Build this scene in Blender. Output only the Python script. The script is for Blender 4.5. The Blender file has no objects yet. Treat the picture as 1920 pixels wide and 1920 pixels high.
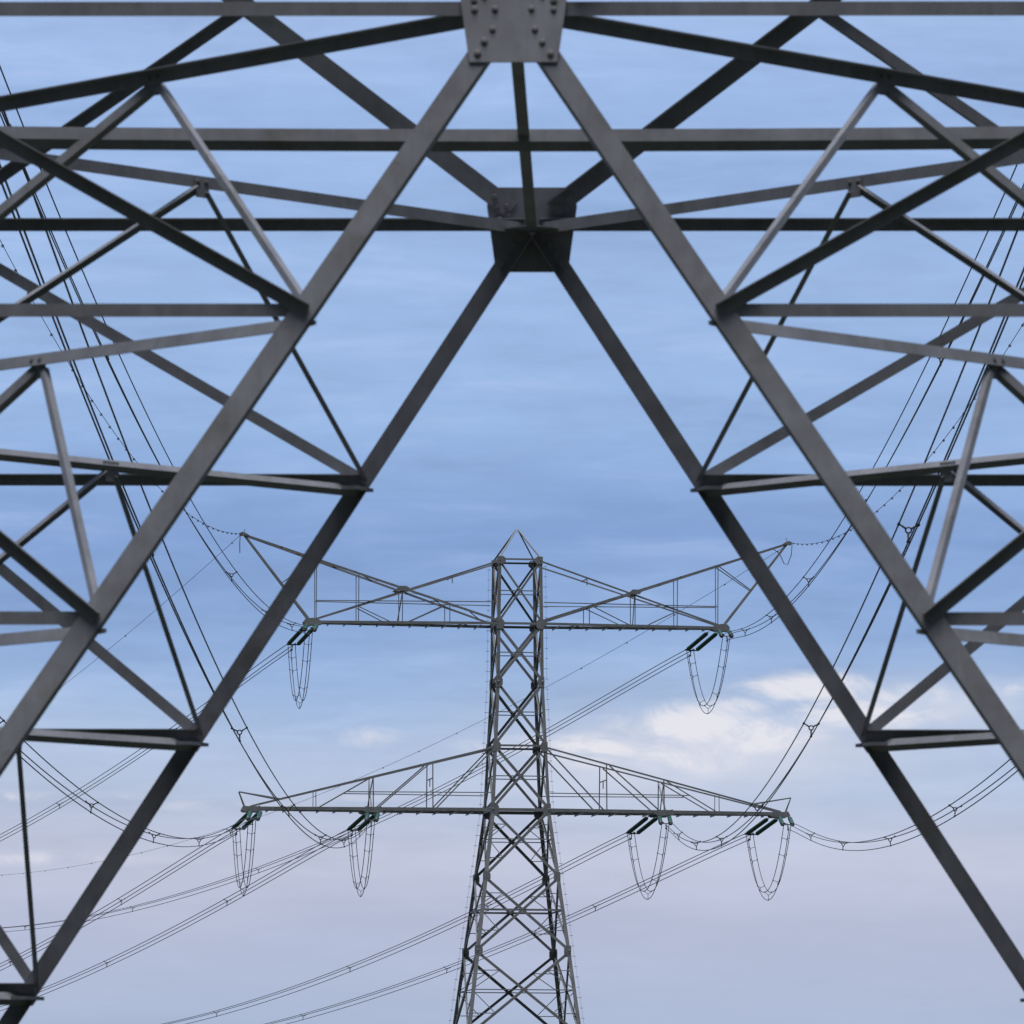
import bpy, math, random
from mathutils import Vector, Matrix
random.seed(7)
sc = bpy.context.scene
COL = sc.collection
R = math.radians

# ------------------------------------------------------------------ camera
EYE = 1.6
PITCH, ROLL, FPX = 0.102982, 0.00215, 12453.98
cam = bpy.data.cameras.new('camera')
cam.sensor_fit = 'HORIZONTAL'
cam.sensor_width = 24.0
cam.lens = FPX / 1920 * 24.0
cam.clip_start = 0.5
cam.clip_end = 9000
cam.dof.use_dof = True
cam.dof.focus_distance = 362
cam.dof.aperture_fstop = 6.3
cam_o = bpy.data.objects.new('camera', cam)
COL.objects.link(cam_o)
cam_o.location = (0, 0, EYE)
cam_o.rotation_euler = (Matrix.Rotation(math.pi / 2 + PITCH, 4, 'X') @ Matrix.Rotation(ROLL, 4, 'Z')).to_euler()
sc.camera = cam_o

# ------------------------------------------------------------------ light
SUN_EL, SUN_AZ = 80.0, 188.0            # sun behind thin cloud, behind the camera
sun = bpy.data.lights.new('sun', 'SUN')
sun.energy = 1.5
sun.angle = R(34)
sun.color = (1.0, 0.955, 0.95)
sun_o = bpy.data.objects.new('sun', sun)
COL.objects.link(sun_o)
sd = Vector((math.sin(R(SUN_AZ)) * math.cos(R(SUN_EL)), math.cos(R(SUN_AZ)) * math.cos(R(SUN_EL)), math.sin(R(SUN_EL))))
sun_o.rotation_euler = sd.to_track_quat('Z', 'Y').to_euler()
sun_o.location = sd * 300
sc.view_settings.view_transform = 'Standard'
sc.view_settings.look = 'None'
EXPO = 1.15
sc.view_settings.exposure = EXPO
sc.view_settings.gamma = 1.0


def lin(c):
    return tuple(((v / 255) / 12.92 if v / 255 < 0.04045 else ((v / 255 + 0.055) / 1.055) ** 2.4) for v in c) + (1,)


class Nodes:
    def __init__(s, tree):
        s.t = tree
        tree.nodes.clear()

    def n(s, typ, **kw):
        x = s.t.nodes.new(typ)
        for k, v in kw.items():
            setattr(x, k, v)
        return x

    def put(s, sock, v):
        if isinstance(v, bpy.types.NodeSocket):
            s.t.links.new(v, sock)
        else:
            sock.default_value = v

    def m(s, op, a, b=0.0, c=0.0, clamp=False):
        x = s.n('ShaderNodeMath', operation=op, use_clamp=clamp)
        for i, v in enumerate((a, b, c)):
            s.put(x.inputs[i], v)
        return x.outputs[0]

    def comb(s, a, b, c):
        x = s.n('ShaderNodeCombineXYZ')
        for i, v in enumerate((a, b, c)):
            s.put(x.inputs[i], v)
        return x.outputs[0]

    def noise(s, vec, scale=1.0, detail=4.0, rough=0.55, dist=0.0):
        x = s.n('ShaderNodeTexNoise')
        s.put(x.inputs['Vector'], vec)
        x.inputs['Scale'].default_value = scale
        x.inputs['Detail'].default_value = detail
        x.inputs['Roughness'].default_value = rough
        x.inputs['Distortion'].default_value = dist
        return x.outputs['Fac']

    def mix(s, f, a, b, blend='MIX'):
        x = s.n('ShaderNodeMix', data_type='RGBA', blend_type=blend)
        s.put(x.inputs[0], f)
        s.put(x.inputs[6], a)
        s.put(x.inputs[7], b)
        return x.outputs[2]

    def ramp(s, f, stops):
        x = s.n('ShaderNodeValToRGB')
        s.put(x.inputs[0], f)
        e = x.color_ramp.elements
        while len(e) < len(stops):
            e.new(0.5)
        for el, (p, c) in zip(e, stops):
            el.position = p
            el.color = c
        return x.outputs[0]

    def smooth(s, v, a, b):
        x = s.n('ShaderNodeMapRange', interpolation_type='SMOOTHSTEP')
        s.put(x.inputs[0], v)
        x.inputs[1].default_value = a
        x.inputs[2].default_value = b
        return x.outputs[0]


world = bpy.data.worlds.new('World')
sc.world = world
world.use_nodes = True
N = Nodes(world.node_tree)
tc = N.n('ShaderNodeTexCoord')
sep = N.n('ShaderNodeSeparateXYZ')
N.put(sep.inputs[0], tc.outputs['Generated'])
x, y, z = sep.outputs
sky = N.n('ShaderNodeTexSky', sky_type='NISHITA')
sky.sun_disc = False
sky.sun_elevation = R(SUN_EL)
sky.sun_rotation = R(SUN_AZ)
sky.air_density = 1.0
sky.dust_density = 2.0
# cloud sheet: colour by height above the horizon, broken by stretched streaks
zw = N.m('ADD', z, N.m('MULTIPLY', N.m('SUBTRACT', N.noise(N.comb(N.m('MULTIPLY', x, 14), N.m('MULTIPLY', y, 14), N.m('MULTIPLY', z, 40)), 1, 4), 0.5), 0.018))
band = N.ramp(N.m('MULTIPLY', zw, 4.0), [
    (0.00, lin((166, 183, 211))), (0.103, lin((173, 187, 215))), (0.158, lin((183, 191, 217))),
    (0.205, lin((194, 200, 222))), (0.245, lin((184, 197, 223))), (0.29, lin((166, 189, 224))),
    (0.335, lin((147, 176, 221))), (0.395, lin((132, 163, 213))), (0.46, lin((153, 183, 228))),
    (0.56, lin((157, 186, 230))), (0.64, lin((155, 184, 230))), (0.72, lin((165, 191, 234))), (1.0, lin((172, 197, 236)))])
s1 = N.noise(N.comb(N.m('MULTIPLY', x, 9), N.m('MULTIPLY', y, 9), N.m('MULTIPLY', z, 85)), 1, 5, 0.55, 0.3)
s2 = N.noise(N.comb(N.m('MULTIPLY', x, 34), N.m('MULTIPLY', y, 34), N.m('MULTIPLY', z, 190)), 1, 5, 0.6, 0.4)
stre = N.m('ADD', N.m('MULTIPLY', N.m('SUBTRACT', s1, 0.5), 0.38), N.m('MULTIPLY', N.m('SUBTRACT', s2, 0.5), 0.30))
s3 = N.noise(N.comb(N.m('MULTIPLY', x, 75), N.m('MULTIPLY', y, 75), N.m('MULTIPLY', z, 210)), 1, 6, 0.65, 0.6)
calm = N.m('ADD', 0.35, N.m('MULTIPLY', N.smooth(z, 0.035, 0.075), 0.65))
stre = N.m('MULTIPLY', stre, calm)
gain = N.m('ADD', N.m('ADD', 1.0, N.m('MULTIPLY', stre, 0.95)), N.m('MULTIPLY', N.m('MULTIPLY', N.m('SUBTRACT', s3, 0.5), 0.15), calm))
band = N.mix(N.smooth(stre, 0.0, 0.16), band, N.mix(0.22, band, lin((203, 210, 229))))
band = N.mix(N.smooth(stre, 0.0, -0.16), band, N.mix(0.20, band, lin((112, 148, 208))))
band = N.mix(1.0, band, N.comb(gain, gain, gain), 'MULTIPLY')
# brighter broken cloud low on the right
soft = None
for px, py, rx, ry, wt in [(1380, 1405, 350, 70, .72), (1780, 1325, 190, 50, .6), (1180, 1450, 240, 60, .5)]:
    qx = N.m('DIVIDE', N.m('SUBTRACT', x, (px - 960) / FPX), rx / FPX)
    qz = N.m('DIVIDE', N.m('SUBTRACT', z, math.sin(PITCH + (960 - py) / FPX)), ry / FPX)
    q = N.m('MULTIPLY', N.m('EXPONENT', N.m('MULTIPLY', N.m('ADD', N.m('MULTIPLY', qx, qx), N.m('MULTIPLY', qz, qz)), -1.0)), wt)
    soft = q if soft is None else N.m('MAXIMUM', soft, q)
soft = N.m('MULTIPLY', N.m('MULTIPLY', soft, N.m('GREATER_THAN', y, 0.0)), N.m('ADD', 0.75, N.m('MULTIPLY', s3, 0.5)))
band = N.mix(soft, band, lin((217, 220, 233)))
E = [(1110, 1408, 130, 34, 1.1), (1290, 1358, 140, 38, 1.3), (1430, 1378, 120, 36, 1.2), (1530, 1288, 140, 30, 1.25), (1620, 1335, 170, 34, 1.0), (1700, 1306, 110, 26, 1.0), (1380, 1325, 110, 26, .8), (690, 1380, 80, 24, .6),
     (1240, 1420, 200, 45, .75), (1910, 1288, 80, 28, .9), (980, 1400, 120, 24, .75), (90, 1497, 300, 13, .5), (420, 1512, 330, 16, .42), (60, 1612, 330, 17, .5), (640, 1497, 200, 12, .36), (330, 1560, 380, 11, .3), (1600, 1475, 300, 14, .3), (700, 1640, 420, 16, .26)]
fld = None
for px, py, rx, ry, wt in E:
    qx = N.m('DIVIDE', N.m('SUBTRACT', x, (px - 960) / FPX), rx / FPX)
    qz = N.m('DIVIDE', N.m('SUBTRACT', z, math.sin(PITCH + (960 - py) / FPX)), ry / FPX)
    q = N.m('MULTIPLY', N.m('EXPONENT', N.m('MULTIPLY', N.m('ADD', N.m('MULTIPLY', qx, qx), N.m('MULTIPLY', qz, qz)), -0.9)), wt)
    fld = q if fld is None else N.m('MAXIMUM', fld, q)
cn = N.smooth(N.noise(N.comb(N.m('MULTIPLY', x, 62), N.m('MULTIPLY', y, 62), N.m('MULTIPLY', z, 130)), 1, 8, 0.62, 0.9), 0.30, 0.68)
front = N.m('GREATER_THAN', y, 0.0)
cm = N.smooth(N.m('MULTIPLY', fld, N.m('ADD', 0.30, N.m('MULTIPLY', cn, 1.1))), 0.16, 1.12)
cm = N.m('MULTIPLY', N.m('MULTIPLY', cm, front), 0.9)
band = N.mix(cm, band, lin((234, 233, 240)))
# unseen overcast shaped for contrast on the steel: brighter zenith, dark sides and rear
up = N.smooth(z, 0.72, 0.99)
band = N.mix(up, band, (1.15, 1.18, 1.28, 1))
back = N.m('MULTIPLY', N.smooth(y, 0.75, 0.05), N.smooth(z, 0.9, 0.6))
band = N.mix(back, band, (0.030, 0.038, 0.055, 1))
nsk = N.mix(1.0, sky.outputs[0], (0.1, 0.1, 0.1, 1), 'MULTIPLY')
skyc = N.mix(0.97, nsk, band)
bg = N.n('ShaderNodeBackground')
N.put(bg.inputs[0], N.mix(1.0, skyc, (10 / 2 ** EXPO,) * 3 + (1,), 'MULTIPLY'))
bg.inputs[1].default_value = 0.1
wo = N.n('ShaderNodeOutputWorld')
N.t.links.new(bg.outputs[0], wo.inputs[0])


# ------------------------------------------------------------------ materials
def mat(name, rgb, rough=0.6, metal=0.0, var=0.25, scale=6.0, stain=None, spec=0.5):
    m = bpy.data.materials.new(name)
    m.use_nodes = True
    n = Nodes(m.node_tree)
    c = n.n('ShaderNodeTexCoord')
    f = n.noise(c.outputs['Object'], scale, 6, 0.6)
    lo = tuple(v * (1 - var) for v in rgb) + (1,)
    hi = tuple(min(1, v * (1 + var)) for v in rgb) + (1,)
    colr = n.ramp(f, [(0.3, lo), (0.7, hi)])
    if stain:
        g = n.noise(c.outputs['Object'], scale * 0.45, 5, 0.65)
        colr = n.mix(n.m('MULTIPLY', n.smooth(g, 0.52, 0.74), stain[1]), colr, stain[0] + (1,))
        run = n.n('ShaderNodeMapping')          # rain runs, drawn out along the height
        n.put(run.inputs['Vector'], c.outputs['Object'])
        run.inputs['Scale'].default_value = (14, 14, 2.2)
        h = n.noise(run.outputs[0], 1.0, 5, 0.6)
        colr = n.mix(n.m('MULTIPLY', n.smooth(h, 0.5, 0.72), 0.28), colr, tuple(v * 0.55 for v in rgb) + (1,))
        colr = n.mix(n.m('MULTIPLY', n.smooth(h, 0.46, 0.3), 0.22), colr, tuple(min(1, v * 1.45) for v in rgb) + (1,))
        w = n.noise(c.outputs['Object'], scale * 1.7, 4, 0.7, 0.5)
        colr = n.mix(n.m('MULTIPLY', n.smooth(w, 0.64, 0.76), 0.5), colr, (0.15, 0.10, 0.07, 1))
    p = n.n('ShaderNodeBsdfPrincipled')
    n.put(p.inputs['Base Color'], colr)
    n.put(p.inputs['Roughness'], n.m('ADD', rough, n.m('MULTIPLY', n.m('SUBTRACT', f, 0.5), 0.25)))
    p.inputs['Metallic'].default_value = metal
    p.inputs['Specular IOR Level'].default_value = spec
    o = n.n('ShaderNodeOutputMaterial')
    n.t.links.new(p.outputs[0], o.inputs[0])
    return m


M_STEEL = mat('galvanised_paint', (0.212, 0.221, 0.246), 0.6, 0, 0.2, 3.0, ((0.13, 0.132, 0.105), 0.65), 0.3)
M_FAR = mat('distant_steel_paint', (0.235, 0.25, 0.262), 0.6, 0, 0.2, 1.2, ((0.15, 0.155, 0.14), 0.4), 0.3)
M_BOLT = mat('bolt_steel', (0.215, 0.215, 0.225), 0.5, 0.2, 0.3, 20, ((0.20, 0.11, 0.06), 0.6))
M_WIRE = mat('aluminium_conductor', (0.06, 0.06, 0.065), 0.6, 0.3, 0.2, 1)
M_CLAMP = mat('clamp_metal', (0.07, 0.07, 0.075), 0.55, 0.3, 0.2, 4)
M_GLAZE = mat('green_glaze', (0.014, 0.075, 0.052), 0.16, 0, 0.25, 3)
M_CONC = mat('concrete', (0.35, 0.34, 0.32), 0.9, 0, 0.2, 4)
M_GRASS = mat('meadow_grass', (0.042, 0.048, 0.034), 0.95, 0, 0.45, 0.35, ((0.07, 0.065, 0.035), 0.6), 0.1)


# ------------------------------------------------------------------ building blocks
class MB:
    def __init__(s):
        s.v, s.f = [], []

    def add(s, vs, fs):
        o = len(s.v)
        s.v += [tuple(p) for p in vs]
        s.f += [tuple(i + o for i in q) for q in fs]

    def angle(s, A, B, e, n, w, l, t, off=0.5):
        """angle iron: flange along e (width w), leg along n (width l) from the heel"""
        A, B = Vector(A), Vector(B)
        d = (B - A).normalized()
        e = Vector(e); e = (e - d * e.dot(d)).normalized()
        n = Vector(n); n = (n - d * n.dot(d)); n = (n - e * n.dot(e)).normalized()
        pr = [(0, 0), (w, 0), (w, t), (t, t), (t, l), (0, l)]
        vs = [P + e * (a - w * off) + n * b for P in (A, B) for a, b in pr]
        fs = [(i, (i + 1) % 6, 6 + (i + 1) % 6, 6 + i) for i in range(6)] + [(0, 1, 2, 3), (0, 3, 4, 5), (9, 8, 7, 6), (11, 10, 9, 6)]
        if e.cross(n).dot(d) > 0:
            fs = [q[::-1] for q in fs]
        s.add(vs, fs)
        return s

    def bar(s, A, B, w, h, up=(0, 0, 1)):
        A, B = Vector(A), Vector(B)
        d = (B - A).normalized()
        up = Vector(up)
        if abs(d.dot(up)) > 0.98:
            up = Vector((0, 1, 0))
        e = d.cross(up).normalized()
        n = e.cross(d)
        vs = [P + e * a * w / 2 + n * b * h / 2 for P in (A, B) for a, b in ((-1, -1), (1, -1), (1, 1), (-1, 1))]
        s.add(vs, [(0, 1, 5, 4), (1, 2, 6, 5), (2, 3, 7, 6), (3, 0, 4, 7), (3, 2, 1, 0), (4, 5, 6, 7)])
        return s

    def tube(s, pts, r, k=6, closed=False):
        pts = [Vector(p) for p in pts]
        m = len(pts)
        vs = []
        for i, p in enumerate(pts):
            a = pts[(i - 1) % m] if closed or i else pts[0]
            b = pts[(i + 1) % m] if closed or i < m - 1 else pts[-1]
            d = (b - a).normalized()
            e = d.cross(Vector((0, 0, 1)))
            if e.length < 0.05:
                e = d.cross(Vector((0, 1, 0)))
            e.normalize()
            n = e.cross(d)
            rr = r[i] if isinstance(r, (list, tuple)) else r
            vs += [p + e * rr * math.cos(2 * math.pi * j / k) + n * rr * math.sin(2 * math.pi * j / k) for j in range(k)]
        fs = []
        for i in range(m if closed else m - 1):
            a, b = i * k, ((i + 1) % m) * k
            fs += [(a + j, a + (j + 1) % k, b + (j + 1) % k, b + j) for j in range(k)]
        if not closed:
            fs += [tuple(range(k))[::-1], tuple((m - 1) * k + j for j in range(k))]
        s.add(vs, fs)
        return s

    def plate(s, poly, nrm, t):
        """flat plate: 3-D polygon thickened by t along nrm"""
        nrm = Vector(nrm).normalized() * t
        k = len(poly)
        P = [Vector(p) for p in poly]
        vs = P + [p + nrm for p in P]
        s.add(vs, [tuple(range(k))[::-1], tuple(range(k, 2 * k))] + [(i, (i + 1) % k, k + (i + 1) % k, k + i) for i in range(k)])
        return s

    def mesh(s, name, smooth=False):
        me = bpy.data.meshes.new(name)
        me.from_pydata(s.v, [], s.f)
        me.update()
        if smooth:
            me.polygons.foreach_set('use_smooth', [True] * len(me.polygons))
        return me

    def build(s, name, m, parent=None, smooth=False):
        me = s.mesh(name, smooth)
        me.materials.append(m)
        return link(name, me, parent)


def link(name, data, parent=None):
    o = bpy.data.objects.new(name, data)
    COL.objects.link(o)
    if parent:
        o.parent = parent
    return o


def tag(o, label=None, cat=None, group=None, kind=None):
    for k, v in (('label', label), ('category', cat), ('group', group), ('kind', kind)):
        if v:
            o[k] = v
    return o


def lerp(a, b, t):
    return Vector(a) * (1 - t) + Vector(b) * t


# ------------------------------------------------------------------ ground
def ground():
    mb = MB()
    k = 96
    rings = [0, 20, 60, 150, 400, 1000, 2500, 6000]
    mb.v.append((0, 0, 0))
    for r in rings[1:]:
        mb.v += [(r * math.cos(2 * math.pi * i / k), r * math.sin(2 * math.pi * i / k), 0) for i in range(k)]
    mb.f += [(0, 1 + i, 1 + (i + 1) % k) for i in range(k)]
    for q in range(len(rings) - 2):
        a, b = 1 + q * k, 1 + (q + 1) * k
        mb.f += [(a + i, b + i, b + (i + 1) % k, a + (i + 1) % k) for i in range(k)]
    tag(mb.build('ground', M_GRASS), kind='structure')


ground()


# ------------------------------------------------------------------ near pylon (the base we look through)
def near_pylon():
    H, P, T, LEAN, W2 = 9.872, 2.1628, 0.6532, 0.130, 5.2135
    root = link('lattice_pylon', None)
    root.location = (0.0844, 51.0, 0)
    root.rotation_euler = (0, 0, -0.0155)
    tag(root, 'grey lattice pylon close to the camera, its splayed lower bracing framing the whole view', 'pylon')

    def hw(z):
        return W2 + LEAN * (H - z) if z <= 13.47 else W2 - LEAN * 3.6 - 0.36 * (z - 13.47)

    def rot(k):
        return Matrix.Rotation(k * math.pi / 2, 3, 'Z')

    LV = [H - P * k for k in range(5)] + [0.0]

    def J(k, lev, sg):
        """joint of the main brace of face k at level lev, on side sg"""
        zz = LV[lev]
        return rot(k) @ Vector((sg * (T * (H - zz) + (0.012 if lev else 0)), -hw(zz), zz))

    def corner(k, sg, zz):
        return rot(k) @ Vector((sg * hw(zz), -hw(zz), zz))

    TOP = 22.0
    for k in range(4):                                   # legs: heel at the corner, two flanges in the faces
        mb = MB()
        Rk = rot(k)
        pts = [(-hw(zz), -hw(zz), zz) for zz in (-0.05, 13.47, TOP)] + [(-1.2, -1.2, 36.3)]
        for a, b in zip(pts[:-1], pts[1:]):
            mb.angle(Rk @ Vector(a), Rk @ Vector(b), Rk @ Vector((1, 0, 0)), Rk @ Vector((0, 1, 0)), 0.22, 0.22, 0.022, 0.0)
        mb.build('leg', M_STEEL, root)
        c = Rk @ Vector((-hw(0), -hw(0), 0))
        MB().plate([c + Vector((a * .6, b * .6, -0.3)) for a, b in ((-1, -1), (1, -1), (1, 1), (-1, 1))], (0, 0, 1), 0.55).build('footing', M_CONC, root)

    hexm = MB()
    hexm.tube([(0, 0, 0), (0, 0, 0.004)], 0.030, 14)
    hexm.tube([(0, 0, 0.004), (0, 0, 0.013), (0, 0, 0.0145)], [0.0225, 0.0225, 0.019], 6)
    hexm.tube([(0, 0, 0.0145), (0, 0, 0.019)], 0.011, 8)
    hexme = hexm.mesh('bolt')
    hexme.materials.append(M_BOLT)

    def bolt(p, n, parent, sc_=1.0):
        o = link('bolt', hexme, parent)
        o.matrix_local = Matrix.Translation(p) @ Vector(n).to_track_quat('Z', 'Y').to_matrix().to_4x4() @ Matrix.Scale(sc_, 4)

    for k in range(4):
        Rk = rot(k)
        nl = (Rk @ Vector((0, -1, LEAN))).normalized()   # outward normal of the lower face
        nu = nl
        lat = Rk @ Vector((1, 0, 0))
        apex = Rk @ Vector((0, -W2, H))
        for sg in (-1, 1):
            # main brace: flange in the face, leg inward along its inner edge
            foot = Rk @ Vector((sg * (T * H + 0.0), -hw(0.12), 0.12))
            ap = apex + Vector((0, 0, 0.03))
            d = (foot - ap).normalized()
            e = nl.cross(d) * (1 if sg < 0 else -1)
            if (e.dot(lat) * sg) < 0:
                e = -e
            MB().angle(ap, foot, e, -nl, 0.155, 0.15, 0.013).build('main_brace', M_STEEL, root)
            for lv in range(1, 5):
                j = J(k, lv, sg)
                zz = LV[lv]
                c = corner(k, sg, zz)
                c0 = corner(k, sg, LV[lv - 1])
                # horizontal redundant: leg at the top, pointing into the tower
                a = j - nl * 0.016 + lat * sg * 0.02
                b = c - nl * 0.016 - lat * sg * 0.05
                MB().angle(a, b, (0, 0, -1), -nl, 0.092, 0.10, 0.009).build('horizontal_strut', M_STEEL, root)
                # inclined redundant bolted on the outside: leg on top pointing outward
                a = j + nl * 0.004 + lat * sg * 0.0 + Vector((0, 0, -0.01))
                b = c0 + nl * 0.004 - lat * sg * 0.10 - Vector((0, 0, 0.05))
                MB().angle(a, b, (0, 0, -1), nl, 0.098, 0.07, 0.009).build('inclined_strut', M_STEEL, root)
                # small horizontal cleat that carries the plan strut
                ii = Rk @ Vector((-sg, 0, 0))
                inn = Rk @ Vector((0, 1, 0))
                q = j - nl * 0.02 + Vector((0, 0, -0.10))
                MB().plate([q + ii * 0.07, q - ii * 0.06 + inn * 0.26, q - ii * 0.20 + inn * 0.24, q - ii * 0.12], (0, 0, 1), 0.03).build('cleat_plate', M_STEEL, root)
            # top horizontal, half from the gusset to the leg
            a = apex - nl * 0.016 + lat * sg * 0.06
            b = corner(k, sg, H) - nl * 0.016 - lat * sg * 0.05
            MB().angle(a, b, (0, 0, -1), -nl, 0.10, 0.10, 0.010).build('horizontal_strut', M_STEEL, root)
            # brace rising from the apex to the leg, and its redundant
            zt = 13.47
            up = Rk @ Vector((sg * hw(zt), -hw(zt), zt))
            d = (up - apex).normalized()
            e = nu.cross(d)
            if e.z < 0:
                e = -e
            st = apex + d * 0.22 - nu * 0.014
            if sg > 0:
                MB().plate([st - e * .0825, apex + d * .47 - nu * .014 - e * .0825, apex + d * .47 - nu * .014 + e * .0825, st + e * .0825], nu, 0.012).angle(apex + d * .46 - nu * .014, up, e, nu, 0.165, 0.15, 0.014).build('rising_brace', M_STEEL, root)
            else:
                MB().angle(st, up, -e, -nu, 0.165, 0.16, 0.014).build('rising_brace', M_STEEL, root)
            for q in (.27, .40):
                bolt(apex + d * q - nu * 0.03 + Vector((0, 0, .0)), -nu, root, 1.15)
            mid = lerp(apex, up, 0.512)
            cH = corner(k, sg, H) - lat * sg * 0.08
            if sg > 0:
                MB().angle(cH - nu * .02, mid - nu * .02, (0, 0, -1), -nu, 0.095, 0.10, 0.009).build('inclined_strut', M_STEEL, root)
            else:
                MB().angle(cH - nu * .02, mid - nu * .02, (0, 0, 1), nu, 0.095, 0.09, 0.009).build('inclined_strut', M_STEEL, root)
            up2 = Rk @ Vector((sg * hw(zt), -hw(zt), zt))
            cross = Rk @ Vector((-sg * hw(18.2), -hw(18.2), 18.2))
            MB().angle(up2, cross, (0, 0, 1), -nu, 0.12, 0.12, 0.012).build('upper_brace', M_STEEL, root)
        # gusset plate outside the braces
        g = [(-.372, .30), (-.30, .325), (.30, .325), (.372, .30), (.385, .16), (.318, -.33), (.305, -.40), (-.305, -.40), (-.318, -.33), (-.385, .16)]
        t_ax = (Rk @ Vector((0, LEAN, 1))).normalized()
        gp = MB().plate([apex + lat * a + t_ax * b + nl * 0.003 for a, b in g], nl, 0.016).build('gusset_plate', M_STEEL, root)
        bl = [(-.27, -.012), (-.125, -.012), (.13, -.012), (.28, -.012), (-.145, -.165), (-.20, -.25), (-.25, -.335), (.155, -.165), (.205, -.25), (.255, -.335),
              (-.30, .16), (-.20, .09), (.30, .16), (.20, .09), (-.28, .05), (.28, .05)]
        for a, b in bl:
            a += random.uniform(-.006, .006); b += random.uniform(-.006, .006)
            bolt(apex + lat * a + t_ax * b + nl * 0.019, nl, gp, random.uniform(.84, .98))
            bolt(apex + lat * a + t_ax * b - nl * 0.022, -nl, gp, 0.9)
        # plan gusset under the apex
        inn = Rk @ Vector((0, 1, 0))
        q = apex + inn * 0.03 - Vector((0, 0, 0.052))
        MB().plate([q - lat * .30, q + lat * .30, q + lat * .22 + inn * .22, q + lat * .08 + inn * .34, q - lat * .08 + inn * .34, q - lat * .22 + inn * .22], (0, 0, -1), 0.012).build('cleat_plate', M_STEEL, root)
        # plan bracing cutting this face's corner, with hip hangers down to the next joints
        k2 = (k + 3) % 4
        for lv in range(0, 4):
            a, b = J(k, lv, -1), J(k2, lv, 1)
            if lv == 0:
                a, b = apex.copy(), rot(k2) @ Vector((0, -W2, H))
            d = (b - a).normalized()
            outw = Vector((-a.y + b.y, 0, 0))
            outw = d.cross(Vector((0, 0, 1)))
            if outw.dot(a + b) < 0:
                outw = -outw
            dz = Vector((0, 0, -0.035 if lv == 0 else -0.10))
            A, B = a + dz + d * (0.12 if lv == 0 else 0.04), b + dz - d * (0.12 if lv == 0 else 0.04)
            if lv == 0:      # leg on top pointing outward, flange hanging on the inner side
                MB().angle(A, B, (0, 0, -1), outw, 0.10, 0.10, 0.010).build('plan_brace', M_STEEL, root)
            else:            # shallow trough: both flanges tipped, the outer one leaning back
                if k >= 2:
                    MB().angle(A - Vector((0, 0, .05)), B - Vector((0, 0, .05)), Vector((0, 0, 1)) + outw * .95, -outw, 0.15, 0.07, 0.009, 0.0).build('plan_brace', M_STEEL, root)
                else:
                    MB().angle(A + Vector((0, 0, .05)), B + Vector((0, 0, .05)), Vector((0, 0, -1)) + outw * .36, -outw, 0.092, 0.09, 0.009, 0.0).build('plan_brace', M_STEEL, root)
            node = lerp(A, B, 0.5 + ((0.019 if k < 2 else 0.012) * (1 if k in (0, 2) else -1) if lv == 0 else 0))
            # hanger plate
            pl = [node + d * -.085 + Vector((0, 0, .035)), node + d * .085 + Vector((0, 0, .035)), node + d * .07 + Vector((0, 0, -.13)), node + d * -.06 + Vector((0, 0, -.13))]
            hp = MB().plate([p - outw * 0.008 for p in pl], -outw, 0.010).build('hanger_plate', M_STEEL, root)
            for s_ in (-.045, .045):
                bolt(node + d * s_ - outw * 0.02, -outw, hp, 0.8)
                bolt(node + d * s_ + outw * 0.014, outw, hp, 0.8)
            for kk, sg in ((k, -1), (k2, 1)):
                tgt = J(kk, lv + 1, sg)
                st = node + Vector((0, 0, -0.06)) + (d * (-.04 if kk == k else .04))
                dd = (tgt - st).normalized()
                e = dd.cross(outw).normalized() * (1 if k in (0, 3) else -1)
                MB().angle(st, tgt - dd * 0.03, e, -outw + Vector((0, 0, .3)), *((0.052, 0.052) if kk in (0, 2) else (0.072, 0.072)), 0.008).build('hip_hanger', M_STEEL, root)
    # cross beams of the plan bracing: side to side (slightly sagging) and front to back
    mb = MB()
    xs = [-W2 + .1 + i * (2 * W2 - .2) / 12 for i in range(13)]
    for a, b in zip(xs[:-1], xs[1:]):
        fz = lambda u: H - 0.02 - 0.04 * (1 - (u / W2) ** 2)
        mb.angle((a, 0, fz(a)), (b, 0, fz(b)), (0, -0.16, -1), (0, 1, 0), 0.10, 0.10, 0.010)
        mb.angle((a, 0.05, fz(a) - .083), (b, 0.05, fz(b) - .083), (0, 0.9, -1), (0, 1, .5), 0.09, 0.05, 0.010)
    mb.build('cross_beam', M_STEEL, root)
    MB().angle((0, -W2 + .12, H - .065), (0, W2 - .12, H - .065), (1, 0, 0), (0, 0, 1), 0.092, 0.09, 0.010).build('centre_beam', M_STEEL, root)
    return root


near_pylon()


# ------------------------------------------------------------------ distant pylon
FX, FY, PHI = 0.285, 362.0, R(8.5)
FROT = Matrix.Rotation(PHI, 3, 'Z')


def far_world(u, v, zz):
    return FROT @ Vector((u, v, 0)) + Vector((FX, FY, zz))


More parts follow.
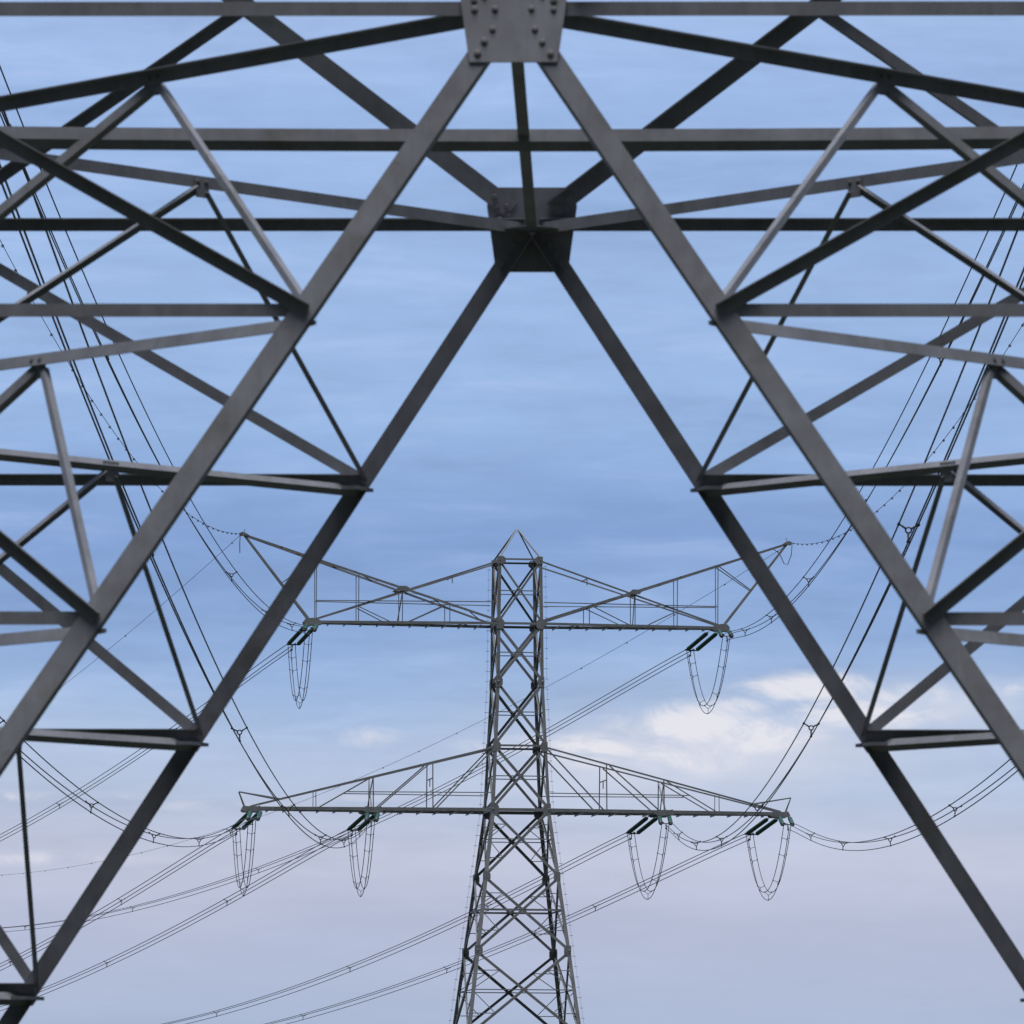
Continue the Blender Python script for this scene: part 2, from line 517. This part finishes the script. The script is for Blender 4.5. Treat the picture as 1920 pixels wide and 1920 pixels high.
def far_pylon():
    root = link('lattice_pylon', None)
    root.location = (FX, FY, 0)
    root.rotation_euler = (0, 0, PHI)
    tag(root, 'distant grey lattice tension pylon with two wide crossarms and pointed top, standing in the centre', 'pylon')
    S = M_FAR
    prof = [(0, 9.0), (5.2, 7.65), (10.25, 6.32), (14.9, 5.16), (18.95, 4.14), (22.6, 3.22), (26.1, 2.9), (29.58, 2.58), (32.78, 2.52), (36.3, 2.42)]

    def hw(zz):
        for (a, wa), (b, wb) in zip(prof[:-1], prof[1:]):
            if zz <= b:
                return (wa + (wb - wa) * (zz - a) / (b - a)) / 2
        return prof[-1][1] / 2

    rot = lambda k: Matrix.Rotation(k * math.pi / 2, 3, 'Z')
    lv = [p[0] for p in prof]
    for k in range(4):
        Rk = rot(k)
        mb = MB()
        for a, b in zip(lv[:-1], lv[1:]):
            w = 0.20 if a < 22 else 0.165
            mb.angle(Rk @ Vector((-hw(a), -hw(a), a - (.05 if a == 0 else 0))), Rk @ Vector((-hw(b), -hw(b), b)), Rk @ Vector((1, 0, 0)), Rk @ Vector((0, 1, 0)), w, w, 0.025, 0.0)
        mb.build('leg', S, root)
        c = Rk @ Vector((-hw(0), -hw(0), 0))
        MB().plate([c + Vector((a * .5, b * .5, -0.3)) for a, b in ((-1, -1), (1, -1), (1, 1), (-1, 1))], (0, 0, 1), 0.5).build('footing', M_CONC, root)
        F = lambda a, zz: Rk @ Vector((a, -hw(zz), zz))
        inn = Rk @ Vector((0, 1, 0))
        lat = Rk @ Vector((1, 0, 0))
        for i, (a, b) in enumerate(zip(lv[:-1], lv[1:])):
            w = 0.15 if a < 32 else 0.115
            if i == 0:
                w = 0.17
            for sg in (-1, 1):
                A, B = F(-sg * hw(a), a), F(sg * hw(b), b)
                off = inn * (0.012 if sg > 0 else 0.028)
                MB().angle(A + off, B + off, (0, 0, 1 if (i + k) % 2 else -1), inn, w, 0.11, 0.014).build('cross_brace', S, root)
            # level where the two diagonals cross
            t = hw(a) / (hw(a) + hw(b))
            zm = a + (b - a) * t
            MB().angle(F(-hw(zm), zm) + inn * .05, F(hw(zm), zm) + inn * .05, (0, 0, 1), inn, *((0.11, 0.09) if a == 14.9 else (0.055, 0.055)), 0.008).build('horizontal_strut', S, root)
            if 5 < a < 22:
                for sg in (-1, 1):
                    zl, zh = a + (zm - a) * .5, zm + (b - zm) * .5
                    dl = F(sg * (hw(a) - (hw(a) + hw(b)) * (zl - a) / (b - a)), zl)
                    dh = F(sg * ((hw(a) + hw(b)) * (zh - a) / (b - a) - hw(a)), zh)
                    for p, zz in ((dl, zl), (dh, zh)):
                        MB().angle(F(sg * hw(zz), zz) + inn * .05, p + inn * .05, (0, 0, 1), inn, 0.045, 0.045, 0.007).build('lacing_bar', S, root)
                        MB().angle(F(sg * hw(zm), zm) + inn * .05, p + inn * .05, (0, 0, 1), inn, 0.045, 0.045, 0.007).build('lacing_bar', S, root)
        for zz, w in ((36.3, 0.10), (32.78, 0.13), (26.1, 0.11), (22.6, 0.17)):
            MB().angle(F(-hw(zz), zz) + inn * .002, F(hw(zz), zz) + inn * .002, (0, 0, -1), inn, w, w, 0.012).build('ring_beam', S, root)
        for zz, pw, ph in ((36.25, .42, .42), (32.75, .40, .55), (29.58, .34, .58), (26.05, .38, .56), (22.6, .42, .70), (18.95, .36, .54), (14.9, .38, .62), (10.25, .4, .6)):
            for sg in (-1, 1):
                c = F(sg * (hw(zz) + .02), zz)
                q = [c + lat * (-sg) * a + Vector((0, 0, b)) for a, b in ((0, -ph / 2), (pw * .7, -ph / 2), (pw, -ph / 4), (pw, ph / 4), (pw * .7, ph / 2), (0, ph / 2))]
                MB().plate([p - inn * .016 for p in q], -inn, 0.014).build('gusset_plate', S, root)
    # pointed top
    for sx in (-1, 1):
        for sy in (-1, 1):
            MB().angle((sx * 1.21, sy * 1.21, 36.3), (sx * .05, sy * .05, 38.05), (sx, 0, 0), (0, -sy, 0), 0.07, 0.07, 0.009).build('peak_bar', S, root)
    # climbing rails with step pegs beside two of the legs
    for sx, sy in ((-1, 1), (1, -1)):
        pts = []
        mb = MB()
        zz = 4.0
        while zz < 36.2:
            h = hw(zz)
            w0 = Vector((sx * (h + 0.17), sy * h, zz))
            pts.append(w0)
            mb.tube([w0 + Vector((sx * .08, 0, 0)), w0 + Vector((-sx * .10, 0, 0))], 0.014, 5)
            if len(pts) % 4 == 0:
                mb.tube([w0, w0 + Vector((-sx * .17, 0, 0))], 0.012, 5)
            zz += 0.56
        mb.tube(pts, 0.006, 5)
        mb.build('climbing_rail', S, root)

    # ---- crossarms
    def arm(nm, sx, chord_pts, w):
        """two bottom chords (front and back) of one arm joined by lacing underneath"""
        mb = MB()
        for sy in (-1, 1):
            q = [Vector((sx * u, sy * v, zz)) for u, v, zz in chord_pts]
            mb.angle(q[0], q[-1], (0, 0, -1), (0, -sy, 0), w, w, 0.014, 0.5)
        o = mb.build(nm, S, root)
        return o

    def at_u(p0, p1, u, sx, sy):
        t = (u - p0[0]) / (p1[0] - p0[0])
        q = lerp(p0, p1, t)
        return Vector((sx * q.x, sy * q.y, q.z))

    def sub(nm, o, A, B, w, l=None, e=(0, 0, 1), n=(0, 1, 0)):
        return MB().angle(A, B, e, n, w, l or w, max(0.007, w * .1)).build(nm, S, o)

    for sx in (-1, 1):
        # upper crossarm
        z0 = 32.78
        c0, c1 = (1.26, 1.26, z0), (11.5, .30, z0)
        o = arm('upper_crossarm', sx, [c0, c1], 0.15)
        nseg = 11
        for i in range(nseg):
            ua, ub = 1.26 + (11.3 - 1.26) * i / nseg, 1.26 + (11.3 - 1.26) * (i + 1) / nseg
            a, b = at_u(c0, c1, ua, sx, -1), at_u(c0, c1, ub, sx, 1)
            if i % 2:
                a, b = at_u(c0, c1, ua, sx, 1), at_u(c0, c1, ub, sx, -1)
            MB().bar(a + Vector((0, 0, -.06)), b + Vector((0, 0, -.06)), 0.09, 0.02).build('lacing_bar', S, o)
            c, d = at_u(c0, c1, ub, sx, -1), at_u(c0, c1, ub, sx, 1)
            MB().angle(c + Vector((0, 0, -.10)), d + Vector((0, 0, -.10)), (1, 0, 0), (0, 0, -1), 0.10, 0.08, 0.012).build('lacing_bar', S, o)
        e0, e1 = (1.26, 1.26, 32.95), (15.1, .10, 37.52)      # earth wire outrigger
        t0, t1 = (1.22, 1.22, 36.18), (11.4, .26, 32.86)      # tie
        for sy in (-1, 1):
            sub('outrigger_chord', o, at_u(e0, e1, 1.26, sx, sy), at_u(e0, e1, 15.1, sx, sy), 0.115, None, (0, 0, 1), (0, -sy, 0))
            sub('tie_bar', o, at_u(t0, t1, 1.22, sx, sy), at_u(t0, t1, 11.4, sx, sy), 0.085, None, (0, 0, 1), (0, -sy, 0))
            tip = Vector((sx * 15.0, sy * .10, 37.46)); root_ = Vector((sx * 11.42, sy * .28, z0 + .08))
            sub('tip_strut', o, tip, root_, 0.11, None, (1, 0, 0), (0, -sy, 0))
            p = lerp(tip, root_, .56)
            sub('diagonal_brace', o, at_u(e0, e1, 11.1, sx, sy), p, 0.05)
            for u in (11.1, 8.8, 6.42, 3.85):
                sub('post', o, at_u(e0, e1, u, sx, sy), at_u(c0, c1, u, sx, sy), 0.045, None, (1, 0, 0), (0, -sy, 0))
            sub('diagonal_brace', o, at_u(e0, e1, 3.95, sx, sy), at_u(c0, c1, 6.2, sx, sy), 0.05)
            sub('diagonal_brace', o, at_u(t0, t1, 8.75, sx, sy) + Vector((0, 0, -.1)), at_u(c0, c1, 7.0, sx, sy), 0.05)
            y_ = lambda u: at_u(c0, c1, u, sx, sy).y
            sub('handrail', o, Vector((sx * 11.1, y_(11.1), 33.95)), Vector((sx * 1.3, sy * 1.25, 33.95)), 0.05, None, (0, 0, 1), (0, -sy, 0))
            x_ = at_u(e0, e1, 6.42, sx, sy)
            MB().plate([x_ + Vector((a, sy * .02, b)) for a, b in ((-.36, -.06), (-.1, -.15), (.24, -.14), (.38, .02), (.2, .12), (-.15, .12))], (0, sy, 0), 0.014).build('gusset_plate', S, o)
        sub('diagonal_brace', o, at_u(e0, e1, 6.42, sx, -1), at_u(c0, c1, 6.55, sx, 1), 0.05)
        for i in range(13):
            ua, ub = 2.0 + i * 1.0, 3.0 + i * 1.0
            s1_, s2_ = (-1, 1) if i % 2 else (1, -1)
            MB().bar(at_u(e0, e1, ua, sx, s1_) + Vector((0, 0, .05)), at_u(e0, e1, ub, sx, s2_) + Vector((0, 0, .05)), 0.07, 0.02).build('lacing_bar', S, o)
        for t in (.3, .56, .82):
            a = lerp((sx * 15.0, -.1, 37.46), (sx * 11.42, -.28, z0 + .08), t)
            MB().bar(a, (a.x, -a.y, a.z), 0.06, 0.05).build('lacing_bar', S, o)
        mb = MB()
        cb = Vector((sx * 11.45, 0, z0))
        mb.plate([cb + Vector((sx * a, -.36, b)) for a, b in ((-.75, -.09), (-.45, -.17), (.25, -.17), (.33, 0), (.2, .19), (-.2, .22), (-.55, .12))], (0, 1, 0), 0.72)
        mb.build('attachment_plate', S, o)
        mb = MB()
        mb.plate([Vector((sx * 15.1 + sx * a, -.14, 37.54 + b)) for a, b in ((-.35, -.08), (.16, -.1), (.2, .04), (.05, .12), (-.2, .04))], (0, 1, 0), 0.28)
        mb.tube([(sx * 15.05, 0, 37.6), (sx * 14.98, 0, 37.82)], 0.02, 6)
        mb.build('attachment_plate', S, o)
        if sx < 0:
            lead = [(-15.25, -.05, 37.5), (-15.27, -.05, 37.0), (-15.26, -.05, 36.5)]
        else:
            lead = [(15.3, -.1, 37.45), (15.26, -.1, 36.9), (15.05, -.1, 36.35), (14.85, -.1, 36.4), (14.6, -.1, 36.95), (14.25, -.1, 37.2), (13.95, -.1, 37.12)]
        MB().tube(lead, 0.022, 6).build('bonding_lead', M_WIRE, o, True)
        dr = at_u(t0, t1, 3.72, sx, -1)
        MB().bar(dr, dr + Vector((0, 0, -.42)), 0.05, 0.05).build('drop_bracket', S, o)
        dr2 = at_u(t0, t1, 3.72, sx, 1)
        MB().bar(dr + Vector((0, 0, -.05)), dr2 + Vector((0, 0, -.05)), 0.05, 0.05).build('drop_bracket', S, o)

        # lower crossarm
        z0 = 22.6
        c0, c1 = (1.61, 1.61, z0), (14.95, .34, z0)
        o = arm('lower_crossarm', sx, [c0, c1], 0.18)
        nseg = 14
        for i in range(nseg):
            ua, ub = 1.61 + (14.6 - 1.61) * i / nseg, 1.61 + (14.6 - 1.61) * (i + 1) / nseg
            s1_, s2_ = (-1, 1) if i % 2 else (1, -1)
            a, b = at_u(c0, c1, ua, sx, s1_), at_u(c0, c1, ub, sx, s2_)
            MB().bar(a + Vector((0, 0, -.07)), b + Vector((0, 0, -.07)), 0.09, 0.02).build('lacing_bar', S, o)
            c, d = at_u(c0, c1, ub, sx, -1), at_u(c0, c1, ub, sx, 1)
            MB().angle(c + Vector((0, 0, -.11)), d + Vector((0, 0, -.11)), (1, 0, 0), (0, 0, -1), 0.10, 0.08, 0.012).build('lacing_bar', S, o)
        t0, t1 = (1.45, 1.45, 26.0), (14.6, .36, 22.72)
        for sy in (-1, 1):
            sub('tie_bar', o, at_u(t0, t1, 1.45, sx, sy), at_u(t0, t1, 14.6, sx, sy), 0.085, None, (0, 0, 1), (0, -sy, 0))
            for u, w in ((4.78, .06), (8.0, .06), (11.1, .04)):
                sub('post', o, at_u(t0, t1, u, sx, sy), at_u(c0, c1, u, sx, sy), w, None, (1, 0, 0), (0, -sy, 0))
            for ua, ub, w in ((1.45, 4.6, .07), (4.95, 7.75, .065), (8.15, 10.95, .055)):
                sub('diagonal_brace', o, at_u(t0, t1, ua, sx, sy) + Vector((0, 0, -.05)), at_u(c0, c1, ub, sx, sy) + Vector((0, 0, .05)), w)
            y_ = at_u(c0, c1, 9.3, sx, sy).y
            sub('handrail', o, Vector((sx * 9.4, y_, 23.52)), Vector((sx * 1.6, sy * 1.55, 23.52)), 0.05, None, (0, 0, 1), (0, -sy, 0))
            ht = Vector((sx * 15.22, sy * .05, 23.5))
            sub('horn_bar', o, Vector((sx * 14.9, sy * .2, 22.66)), ht, 0.045)
            sub('horn_bar', o, ht, at_u(t0, t1, 13.0, sx, sy), 0.06)
        sub('diagonal_brace', o, at_u(t0, t1, 8.0, sx, 1), at_u(c0, c1, 8.1, sx, -1), 0.07, None, (1, 0, 0))
        sub('diagonal_brace', o, at_u(t0, t1, 8.0, sx, -1), at_u(c0, c1, 8.1, sx, 1), 0.05, None, (1, 0, 0))
        a, b = at_u(t0, t1, 4.78, sx, -1), at_u(t0, t1, 4.78, sx, 1)
        a.z = b.z = 24.3
        mb = MB().bar(a, b, .05, .05)
        mm = lerp(a, b, .5)
        mb.bar(mm, mm + Vector((0, 0, -.42)), .05, .05)
        mb.build('drop_bracket', S, o)
        for uc in (8.02, 14.55):
            v = at_u(c0, c1, uc, 1, 1).y + .03
            for sy in (-1, 1):
                q = Vector((sx * uc, sy * v, z0 - .02))
                MB().plate([q + Vector((a, 0, b)) for a, b in ((-.55, -.10), (-.42, -.18), (.42, -.18), (.55, -.08), (.42, .16), (.30, .12), (-.30, .12), (-.42, .16))], (0, sy, 0), 0.10).build('attachment_plate', S, o)
    return root


far_pylon()

# ------------------------------------------------------------------ conductors
# each: point on the pylon arm, far end of the span, sag at mid span
NEAR = {
 'A': ((-7.52, 360.521, 22.4), (-7.145, 51.0, 18.689), 6.390),
 'B': ((-10.883, 360.018, 32.6), (-10.92, 51.0, 29.307), 6.548),
 'C': ((-13.85, 359.575, 22.4), (-13.752, 51.0, 19.239), 6.576),
 'D': ((11.667, 363.388, 32.6), (11.569, 51.0, 29.273), 6.467),
 'E': ((8.354, 362.893, 22.4), (7.897, 51.0, 19.413), 6.603),
 'F': ((14.98, 363.883, 22.4), (14.474, 51.0, 19.134), 6.450),
 'G': ((-14.685, 359.753, 37.58), (-15.525, 51.0, 37.857), 8.049),
 'H': ((15.381, 364.247, 37.58), (16.795, 51.0, 37.559), 8.531)}
FARS = {
 'A': ((-7.609, 361.114, 22.4), (-97.923, 698.003, 21.478), 8.505),
 'B': ((-10.971, 360.612, 32.6), (-100.15, 697.124, 35.538), 9.688),
 'C': ((-13.938, 360.168, 22.4), (-103.451, 696.347, 23.433), 9.079),
 'D': ((11.084, 363.908, 32.6), (-79.224, 702.895, 33.813), 9.322),
 'E': ((7.771, 363.413, 22.4), (-81.242, 702.028, 25.994), 10.211),
 'F': ((14.397, 364.403, 22.4), (-76.214, 703.762, 22.462), 9.121),
 'G': ((-14.685, 359.753, 37.58), (-104.956, 696.14, 36.739), 9.171),
 'H': ((15.381, 364.247, 37.58), (-74.877, 704.008, 37.632), 8.402)}
WHERE = {'A': 'inner left of the lower crossarm', 'B': 'left end of the upper crossarm', 'C': 'left tip of the lower crossarm',
         'D': 'right end of the upper crossarm', 'E': 'inner right of the lower crossarm', 'F': 'right tip of the lower crossarm'}


def cat(span, t, droop=True):
    P0, P1, S = span
    p = lerp(P0, P1, t)
    p.z -= 4 * S * t * (1 - t)
    if droop:                            # the heavy insulators pull the first metres down
        dist = t * (Vector(P1) - Vector(P0)).length
        p.z -= DROOP * (dist / INS if dist < INS else math.exp(-(dist - INS) / 9))
    return p


def spacer_mesh(r=0.4 / math.sqrt(3), thick=0.024):
    mb = MB()
    mb.tube([(0.06 * math.cos(i * math.pi / 5), 0, 0.06 * math.sin(i * math.pi / 5)) for i in range(10)], thick * .8, 5, True)
    for a in (30, 150, 270):
        c, s = math.cos(R(a)), math.sin(R(a))
        mb.tube([(c * .07, 0, s * .07), (c * (r - .05), 0.03, s * (r - .05)), (c * r, 0, s * r)], [thick, thick * .8, thick * 1.2], 6)
        mb.tube([(c * r, -.06, s * r), (c * r, .06, s * r)], thick * 1.5, 6)
    me = mb.mesh('spacer')
    me.materials.append(M_CLAMP)
    return me


SPACER = spacer_mesh()
TRI = [(0.2, 0.1155), (-0.2, 0.1155), (0.0, -0.231)]
INS = 4.5
DROOP = 0.26


def arc_t(span, dist):
    L = (Vector(span[0]) - Vector(span[1])).length
    return dist / L


def bundle(span, spac, label, group, wr):
    t0 = arc_t(span, INS)
    o = link('conductor_bundle', None)
    p0 = cat(span, t0)
    o.location = p0
    tag(o, label, 'power line', group)
    d = (Vector(span[1]) - Vector(span[0])); d.z = 0; d.normalize()
    h = d.cross(Vector((0, 0, 1)))
    for a, b in TRI:
        n = 110
        pts = [cat(span, t0 + (1 - t0) * (i / n) ** 1.25) + h * a + Vector((0, 0, b)) - p0 for i in range(n + 1)]
        MB().tube(pts, wr, 6).build('wire', M_WIRE, o, True)
        MB().tube([pts[0] - d * .05, pts[0] + d * .10 + Vector((0, 0, -.01)), pts[0] + d * .45 + Vector((0, 0, -.03))], [.05, .055, .025], 7).build('dead_end_clamp', M_CLAMP, o, True)
    for t in spac:
        s = link('spacer', SPACER, o)
        s.location = cat(span, t) - p0
        s.rotation_euler = (random.uniform(-.1, .1), random.uniform(-.12, .12), math.atan2(h.y, h.x))
    return o


NL = {'A': 'three-wire bundle dropping from the upper left to the', 'C': 'three-wire bundle sagging in from the left edge to the', 'B': 'three-wire bundle dropping from the upper left to the',
      'D': 'three-wire bundle dropping from the upper right to the', 'E': 'three-wire bundle dropping from the upper right to the', 'F': 'three-wire bundle sagging in from the right edge to the'}
FL = {'A': 'three-wire bundle leaving to the lower left from the', 'B': 'three-wire bundle leaving to the left edge from the', 'C': 'three-wire bundle leaving to the lower left from the',
      'D': 'long three-wire bundle passing behind the distant pylon from the', 'E': 'long three-wire bundle passing behind the pylon shaft from the', 'F': 'lowest three-wire bundle passing behind the pylon shaft from the'}
for q in 'ABCDEF':
    bundle(NEAR[q], (.105, .212, .333, .458, .590, .735, .87), NL[q] + ' ' + WHERE[q], 'conductor bundles coming towards the camera', 0.018)
    bundle(FARS[q], (.103, .205, .322, .448, .575, .70, .83), FL[q] + ' ' + WHERE[q], 'conductor bundles leading away to the left', 0.0215)


# insulators: a pair of ribbed green rods in line with the conductors
def string_mesh():
    mb = MB()
    L0, L1 = 0.45, 4.02
    n = 36
    pts, rad = [(0, 0, L0 - .12)], [0.05]
    pts.append((0, 0, L0 - .02)); rad.append(0.06)
    for i in range(n):
        z0 = L0 + (L1 - L0) * i / n
        dz = (L1 - L0) / n
        pts += [(0, 0, z0), (0, 0, z0 + dz * .30), (0, 0, z0 + dz * .45), (0, 0, z0 + dz * .9)]
        rad += [0.08, 0.12, 0.12, 0.08]
    mb2 = MB()
    k = 14
    vs, fs = [], []
    for p, r in zip(pts, rad):
        vs += [(r * math.cos(2 * math.pi * j / k), r * math.sin(2 * math.pi * j / k), p[2]) for j in range(k)]
    for i in range(len(pts) - 1):
        fs += [(i * k + j, i * k + (j + 1) % k, (i + 1) * k + (j + 1) % k, (i + 1) * k + j) for j in range(k)]
    fs += [tuple(range(k))[::-1], tuple((len(pts) - 1) * k + j for j in range(k))]
    mb2.add(vs, fs)
    me = mb2.mesh('insulator_string', True)
    me.materials.append(M_GLAZE)
    caps = []
    for za, zb, zc in ((0, .32, .5), (L1 + .34, L1 + .12, L1)):
        cap = MB()
        cap.tube([(0, 0, za), (0, 0, zb), (0, 0, zb + (zc - zb) * .1), (0, 0, zc)], [.026, .026, .07, .075], 10)
        caps.append(cap.mesh('end_cap', False))
        caps[-1].materials.append(M_CLAMP)
    return me, caps


STR, CAPS = string_mesh()


def insulator(span, label, group):
    o = link('tension_insulator', None)
    P0 = Vector(span[0])
    P1 = cat(span, arc_t(span, INS))
    d = (P1 - P0).normalized()
    o.location = P0
    o.rotation_euler = d.to_track_quat('Z', 'Y').to_euler()
    inv = o.rotation_euler.to_matrix().transposed()
    side = inv @ (FROT @ Vector((1, 0, 0)))
    side.z = 0
    side.normalize()
    up = inv @ Vector((0, 0, 1))
    tag(o, label, 'insulator', group)
    for s in (-1, 1):
        q = link('insulator_string', STR, o)
        q.location = side * s * 0.27
        for cme in CAPS:
            link('end_cap', cme, q)
    b = Vector((0, 0, 4.38))
    MB().plate([b + side * .36 + Vector((0, 0, -.1)), b + side * .34 + Vector((0, 0, .03)), b + Vector((0, 0, .14)), b - side * .34 + Vector((0, 0, .03)), b - side * .36 + Vector((0, 0, -.1))], up, 0.03).build('yoke_plate', M_CLAMP, o)
    mb = MB()
    for a, c in TRI:
        mb.tube([b + side * a * .5, b + side * a + up * c + Vector((0, 0, .16))], .028, 6)
    mb.build('yoke_link', M_CLAMP, o)
    return o


for q in 'ABCDEF':
    insulator(NEAR[q], 'paired dark insulators seen end-on at the ' + WHERE[q], 'insulators facing the camera')
    insulator(FARS[q], 'paired green insulator rods slanting from the ' + WHERE[q], 'slanting green insulators')


# jumper loops hanging under the arms
def jumper(q, label):
    A, B = cat(FARS[q], arc_t(FARS[q], INS + .1)), cat(NEAR[q], arc_t(NEAR[q], INS + .1))
    o = link('jumper_loop', None)
    o.location = A
    tag(o, label, 'jumper cable', 'looped jumper cables under the crossarms')
    d = B - A; d.z = 0; d.normalize()
    h = d.cross(Vector((0, 0, 1)))
    S = 3.52

    def pt(t, a, c):
        tz = 1 - abs(2 * t - 1) ** 2.15
        p = lerp(A, B, t)
        p.z -= S * tz
        # offsets turn with the loop: the low wire lies on its outside
        sl = math.atan2(-S * 4 * (1 - 2 * t), (B - A).length * 0.5)
        off = h * a + (Vector((0, 0, 1)) * math.cos(sl) - d * math.sin(sl)) * c
        return p + off - A
    for a, c in TRI:
        MB().tube([pt(i / 48, a, c * 1.25) for i in range(49)], 0.0195, 6).build('wire', M_WIRE, o, True)
    for t in (.05, .11, .30, .5, .72, .88, .95):
        c0 = pt(t, 0, -.02)
        mb = MB()
        for a, c in TRI:
            e = pt(t, a, c * 1.25)
            mb.tube([(0, 0, 0), e - c0], 0.014, 5)
            mb.tube([e - c0 + Vector((0, 0, -.035)), e - c0 + Vector((0, 0, .035))], 0.028, 5)
        s = mb.build('spacer', M_CLAMP, o)
        s.location = c0


for q in 'ABCDEF':
    jumper(q, 'looped three-wire jumper cable hanging in a U under the ' + WHERE[q])

# earth wires with bird markers
ring = MB()
ring.tube([(0.042 * math.cos(i * math.pi / 5), 0.02 * math.sin(i * math.pi / 2.5), 0.042 * math.sin(i * math.pi / 5)) for i in range(10)], 0.010, 5, True)
ring.tube([(0, -.09, 0), (0, .09, 0)], 0.019, 6)
RING = ring.mesh('bird_marker')
RING.materials.append(M_CLAMP)


def earth(span, label, marks, r=0.0125):
    o = link('earth_wire', None)
    o.location = span[0]
    tag(o, label, 'earth wire', 'single earth wires from the outrigger tips')
    P0 = Vector(span[0])
    MB().tube([cat(span, i / 90, False) - P0 for i in range(91)], r, 6).build('wire', M_WIRE, o, True)
    L = (Vector(span[1]) - P0).length
    d = Vector(span[1]) - P0
    for i in range(marks):
        t = (2.5 + i * (L - 5) / marks) / L
        s = link('bird_marker', RING, o)
        s.location = cat(span, t, False) - P0 + Vector((0, 0, -.03))
        s.rotation_euler = (0, random.uniform(0, 6), math.atan2(d.y, d.x) + math.pi / 2 + random.uniform(-.3, .3))


earth(NEAR['G'], 'thin beaded earth wire rising to the upper left from the left outrigger tip', 60)
earth(NEAR['H'], 'thin beaded earth wire rising to the upper right from the right outrigger tip', 60)
earth(FARS['G'], 'thin plain earth wire falling to the left from the left outrigger tip', 12, 0.012)
earth(FARS['H'], 'long thin earth wire falling behind the distant pylon from the right outrigger tip', 34, 0.012)
